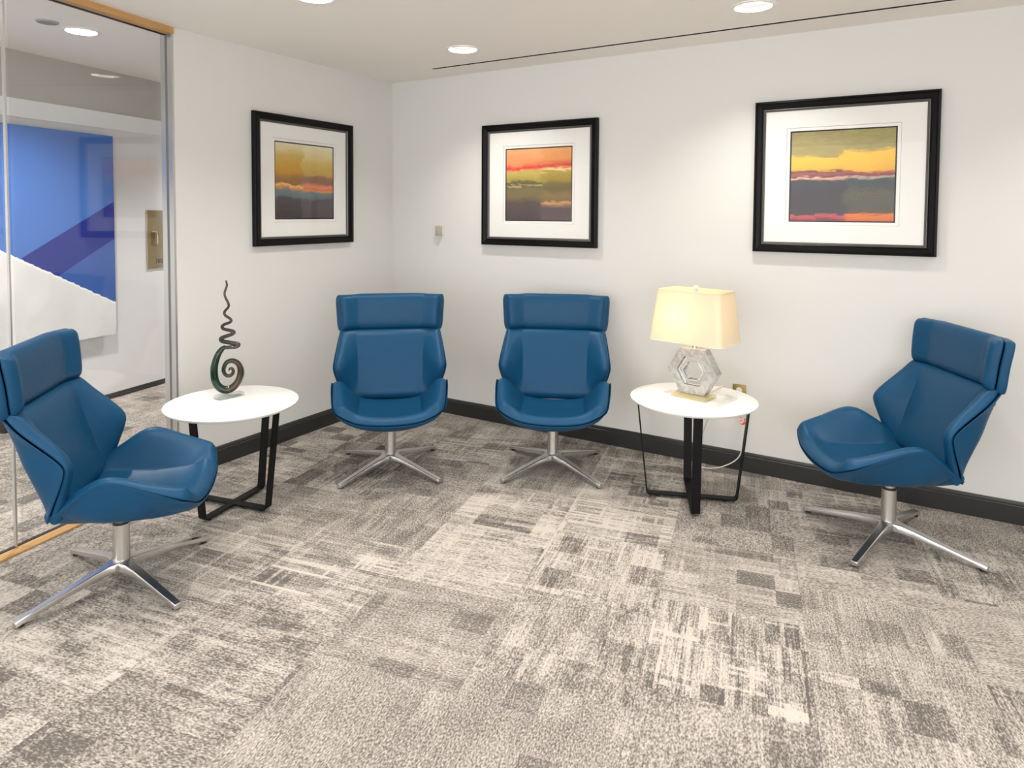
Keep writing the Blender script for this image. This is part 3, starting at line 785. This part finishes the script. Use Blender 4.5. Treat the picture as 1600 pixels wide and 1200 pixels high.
bm = bmesh.new(); lathe(bm, [(0.0, ST - .022), (0.005, ST - .022), (0.005, ST - .008), (0.008, ST - .004), (0.013, ST + .004), (0.0155, ST + .012), (0.013, ST + .020), (0.007, ST + .025), (0.0, ST + .026)], 24); obj('finial', bm, M_crystal, lamp, sharp=60)
bm = bmesh.new(); lathe(bm, [(0.0, HT + .11), (0.013, HT + .11), (0.016, HT + .125), (0.028, HT + .155), (0.03, HT + .17), (0.024, HT + .19), (0.0, HT + .2)], 24); obj('bulb', bm, M_bulb, lamp, sharp=60)
L = bpy.data.lights.new('lamp_glow', 'POINT'); L.energy = LAMP_W; L.color = (1.0, 0.78, 0.42); L.shadow_soft_size = 0.035
lo = bpy.data.objects.new('lamp_glow', L); C.objects.link(lo); lo.parent = lamp; lo.location = (-0.045, -0.03, HT + .165)
# power cord, tag and outlet
bm = bmesh.new()
P = [(2.50, -0.462, .53), (2.515, -0.36, .529), (2.53, -0.25, .529), (2.525, -0.212, .505), (2.45, -0.16, .34), (2.395, -0.125, .20), (2.345, -0.10, .05), (2.37, -0.10, .008), (2.45, -0.10, .012), (2.52, -0.10, .04), (2.585, -0.095, .09), (2.608, -0.085, .15), (2.598, -0.075, .25), (2.583, -0.065, .36), (2.575, -0.05, .42), (2.572, -0.03, .430)]
tube(bm, catmull(P, 70), 0.0032, 8)
cord = obj('power_cord', bm, mat('white_cord', lin((222, 214, 202)), 0.5), lamp, smooth=True)
cord.matrix_parent_inverse = (Matrix.Translation((2.455, -0.527, TZ)) @ Matrix.Rotation(LA, 4, 'Z')).inverted()
cord['label'] = 'white power cord'
bm = bmesh.new(); box(bm, -0.016, 0.016, -0.014, 0.0, -0.016, 0.016, None, 0.003, 2); o = obj('plug', bm, mat('white_plastic', lin((228, 224, 216)), 0.45), cord, sharp=40); o.location = (2.572, -0.006, .434)
bm = bmesh.new()
tg_ = [(0.0, 0.0), (0.042, -0.006), (0.040, -0.046), (0.004, -0.040)]
a_ = [bm.verts.new((x, 0.0, z)) for x, z in tg_]; b_ = [bm.verts.new((x, 0.0008, z)) for x, z in tg_]
bm.faces.new(a_); bm.faces.new(b_[::-1])
for i in range(4): bm.faces.new((a_[i], a_[(i + 1) % 4], b_[(i + 1) % 4], b_[i]))
m = mat('pink_tag', lin((236, 190, 178)), 0.6); t_ = NT(m); s_ = sep(t_, t_.n('ShaderNodeTexCoord').outputs['Object'])
nz = t_.noise(t_.xyz(t_.math('MULTIPLY', s_[0], 60.0), t_.math('MULTIPLY', s_[2], 60.0), 2.0), 1.0, 1)
t_.l(t_.mix(t_.smooth(nz, 0.5, 0.56), lin((244, 206, 196)), lin((206, 92, 80))), t_.b.inputs['Base Color'])
o = obj('warning_tag', bm, m, cord); o.location = (2.589, -0.073, .325); o['label'] = 'pink and red paper tag'
outl = thing('wall_outlet', 'brass wall outlet plate low on the wall behind the lamp table', 'outlet', (2.572, 0, 0.434))
M_brass = mat('brushed_brass', (0.30, 0.215, 0.075), 0.35, 0.9)
bm = bmesh.new(); box(bm, -0.037, 0.037, -0.006, 0.0, -0.058, 0.058, None, 0.003, 2); obj('plate', bm, M_brass, outl, sharp=40)
for z in (0.026, -0.026):
    bm = bmesh.new(); lathe(bm, [(0.0, 0.0), (0.0165, 0.0), (0.0165, 0.0022), (0.0, 0.0022)], 24)
    for v in bm.verts: v.co = Vector((v.co.x, -0.006 - v.co.z, v.co.y + z))
    obj('socket', bm, mat('socket_ivory', lin((226, 222, 216)), 0.4), outl)

# ------------------------------------------------------------------ glass sculpture
SX, SY = 0.455, -1.80
to_cam = Vector((3.38 - SX, -3.98 - SY, 0)).normalized(); sa = math.atan2(to_cam.y, to_cam.x) + PI / 2      # local x to the picture's right, -y to the camera
sc_ = thing('glass_sculpture', 'green and brown art glass spiral with a corkscrew top on the left table', 'sculpture', (SX, SY, TZ), sa)
K_ = 1 / 5.71 / 309.0
ZB = 1078                                      # crop row that touches the base plate top
def cp(x, y, dep=0.0): return ((x - 238) * K_, dep, (ZB - y) * K_ + 0.017)
body = [(215, 655, 17, -.004), (185, 672, 22, 0), (150, 722, 27, 0), (124, 800, 30, 0), (116, 870, 32, 0), (124, 950, 33, 0), (152, 1008, 34, 0), (205, 1042, 35, 0), (262, 1030, 34, 0), (308, 985, 31, 0), (332, 920, 28, 0), (334, 860, 26, 0), (312, 810, 24, 0), (268, 785, 22, .002), (222, 798, 20, .004), (198, 840, 18, .004), (196, 880, 17, .004), (214, 912, 16, .004), (244, 920, 16, .003), (268, 902, 15, .002), (274, 874, 14, 0), (262, 852, 12, 0), (246, 856, 10, 0), (240, 872, 7, 0)]
Pb = catmull([cp(x, y, d) for x, y, r, d in body], 130); rb = catmull([(r * K_, 0) for x, y, r, d in body], 130)[:, 0]
def glass_sculpt(name, c1, c2, z0, z1):
    m = mat(name, c1, 0.05, spec=0.4); t = NT(m); t.b.inputs['Coat Weight'].default_value = 0.2; t.b.inputs['Coat Roughness'].default_value = 0.02
    s = sep(t, t.n('ShaderNodeTexCoord').outputs['Object'])
    co = t.n('ShaderNodeTexCoord').outputs['Object']
    f = t.smooth(t.math('ADD', s[0], t.math('MULTIPLY', t.math('SUBTRACT', t.noise(co, 40, 3), .5), 0.03)), z0, z1)
    t.l(t.mix(f, c1, c2), t.b.inputs['Base Color']); t.b.inputs['Transmission Weight'].default_value = 0.08
    return m
bm = bmesh.new(); tube(bm, Pb, rb, 20); obj('spiral_body', bm, glass_sculpt('green_art_glass', (0.003, 0.026, 0.012, 1), (0.042, 0.027, 0.010, 1), -0.04, 0.02), sc_, smooth=True)
coil = [(222, 62, 7, 0), (230, 105, 9, .002), (212, 165, 10, .004), (214, 205, 10, 0), (240, 265, 11, -.005), (240, 300, 11, -.002), (210, 340, 12, .006), (212, 372, 12, .004), (255, 405, 12, -.008), (256, 432, 13, -.010), (196, 462, 14, .010), (194, 494, 14, .012), (276, 516, 16, -.012), (270, 540, 16, -.014), (184, 576, 18, .010), (186, 606, 19, .014), (260, 622, 19, -.004), (318, 634, 19, -.016), (300, 656, 17, -.016), (240, 658, 16, -.010), (205, 662, 16, -.004)]
Pc = catmull([cp(x, y, d) for x, y, r, d in coil], 150); rcv = catmull([(r * K_, 0) for x, y, r, d in coil], 150)[:, 0]
bm = bmesh.new(); tube(bm, Pc, rcv, 14); obj('corkscrew', bm, glass_sculpt('smoky_art_glass', (0.034, 0.034, 0.024, 1), (0.048, 0.042, 0.030, 1), -0.03, 0.03), sc_, smooth=True)
side = [(346, 960, 10, .004), (356, 915, 15, .006), (352, 865, 13, .006), (332, 815, 8, .004)]
bm = bmesh.new(); tube(bm, catmull([cp(x, y, d) for x, y, r, d in side], 20), catmull([(r * K_, 0) for x, y, r, d in side], 20)[:, 0], 12); obj('blue_streak', bm, crystal_mat('blue_glass', (0.35, 0.55, 0.85), 0.03), sc_, smooth=True)['label'] = 'pale blue glass edge'
bm = bmesh.new(); P = rrect(0.072, 0.031, 0.012); prism(bm, P, 0.0, 0.016)
o = obj('base_plate', bm, pane_mat('clear_base_glass', (0.88, 0.91, 0.90, 1), 0.05, (lin((214, 224, 222)), 0.10)), sc_); bevelmod(o, 0.002, 2)
o.rotation_euler = (0, 0, math.radians(80) - sa); o.location = (0.0, -0.006, 0)

# ------------------------------------------------------------------ thermostat
th = thing('wall_thermostat', 'small beige sensor box on the wall left of the middle picture', 'thermostat', (0.459, 0, 1.333))
M_beige = mat('beige_plastic', lin((214, 208, 194)), 0.5)
bm = bmesh.new(); box(bm, -0.026, 0.026, -0.016, 0.0, -0.036, 0.036, None, 0.002, 2); obj('back_plate', bm, M_beige, th, sharp=40)
bm = bmesh.new(); box(bm, -0.024, 0.024, -0.038, -0.018, -0.034, 0.034, None, 0.003, 2); obj('cover', bm, mat('taupe_plastic', lin((176, 170, 156)), 0.5), th, sharp=40)
bm = bmesh.new(); box(bm, -0.022, 0.022, -0.019, -0.015, -0.032, 0.032); obj('gasket', bm, M_rubber, th)

# ------------------------------------------------------------------ corridor mural and fire cabinet
def mural_mat():
    m = mat('mural_print', (0.2, 0.3, 0.6), 0.45, spec=0.3); t = NT(m)
    s = sep(t, t.n('ShaderNodeTexCoord').outputs['Object']); u, z = s[0], s[2]
    nb = t.noise(t.xyz(t.math('MULTIPLY', u, 30.0), 0.0, 0.0), 1.0, 4, 0.7); nl = t.noise(t.xyz(t.math('MULTIPLY', u, 2.5), 3.0, 0.0), 1.0, 2)
    # lines in wall coordinates: snow ridge, dark diagonal band
    ridge = t.math('MULTIPLY_ADD', t.math('ADD', u, 1.044), -0.526, 1.182)
    ridge = t.math('MULTIPLY_ADD', t.math('SUBTRACT', nb, 0.5), 0.05, ridge)
    up_l = t.math('MULTIPLY_ADD', t.math('ADD', u, 0.941), 0.552, 1.146)
    lo_l = t.math('MULTIPLY_ADD', t.math('ADD', u, 0.675), 0.552, 1.009)
    LB, DB, MB = lin((74, 116, 190)), lin((36, 50, 136)), lin((60, 94, 166))
    sky = t.mix(t.math('GREATER_THAN', z, up_l), DB, LB)
    sky = t.mix(t.math('LESS_THAN', z, lo_l), sky, MB)
    co = t.n('ShaderNodeTexCoord').outputs['Object']
    snow = t.mix(t.noise(co, 4.0, 4), lin((206, 206, 206)), lin((240, 240, 238)))
    edge = t.smooth(t.math('SUBTRACT', ridge, z), 0.0, 0.025)
    snow = t.mix(edge, lin((248, 248, 248)), snow)
    col = t.mix(t.math('LESS_THAN', z, ridge), sky, snow)
    t.l(col, t.b.inputs['Base Color']); return m
mu = thing('wall_mural', 'large blue and white mountain mural panel on the corridor wall behind the glass', 'mural', (0, 0, 0)); mu.matrix_world = MFAR
bm = bmesh.new(); box(bm, -2.3, -0.235, -0.065, -0.045, 0.515, 2.034, None); obj('printed_panel', bm, mural_mat(), mu)
bm = bmesh.new(); box(bm, -2.2, -0.31, -0.045, 0.0, 0.60, 1.95); obj('mounting_frame', bm, M_corr, mu)
fc = thing('fire_cabinet', 'brass fire cabinet door with a pull handle on the corridor wall', 'cabinet', (0, 0, 0)); fc.matrix_world = MFAR
M_brass2 = mat('aged_brass', (0.46, 0.36, 0.18), 0.38, 0.8)
bm = bmesh.new(); box(bm, 0.114, 0.40, -0.004, 0.0, 0.97, 1.468); obj('case', bm, mat('case_grey', (0.45, 0.44, 0.43), 0.5), fc)
bm = bmesh.new(); box(bm, 0.112, 0.40, -0.012, -0.004, 0.995, 1.47, None, 0.002); obj('door', bm, M_brass2, fc)
bm = bmesh.new(); box(bm, 0.148, 0.190, -0.0132, -0.0118, 1.175, 1.285, None, 0.0005); pl = obj('pull_recess', bm, mat('dark_brass', (0.30, 0.23, 0.10), 0.45, 0.8), fc)
bm = bmesh.new(); tube(bm, catmull([(0.160, -0.012, 1.290), (0.180, -0.032, 1.292), (0.195, -0.036, 1.275), (0.197, -0.036, 1.19), (0.197, -0.014, 1.18)], 20), 0.005, 8); obj('handle', bm, mat('polished_brass', (0.62, 0.50, 0.28), 0.2, 0.95), fc, smooth=True)
cu = bpy.data.curves.new('lettering', 'FONT'); cu.body = 'FIRE'; cu.size = 0.052; cu.extrude = 0.0004; cu.offset = 0.0012
tmp = bpy.data.objects.new('lettering', cu); C.objects.link(tmp)
bpy.context.view_layer.update()
me = bpy.data.meshes.new_from_object(tmp.evaluated_get(bpy.context.evaluated_depsgraph_get())); bpy.data.objects.remove(tmp)
me.materials.clear()
o = link('lettering', me, M_dark, fc); o.rotation_euler = (PI / 2, 0, 0); o.location = (0.198, -0.0124, 1.028); o.scale = (0.74, 1, 1)
o['label'] = 'black letters FIRE'
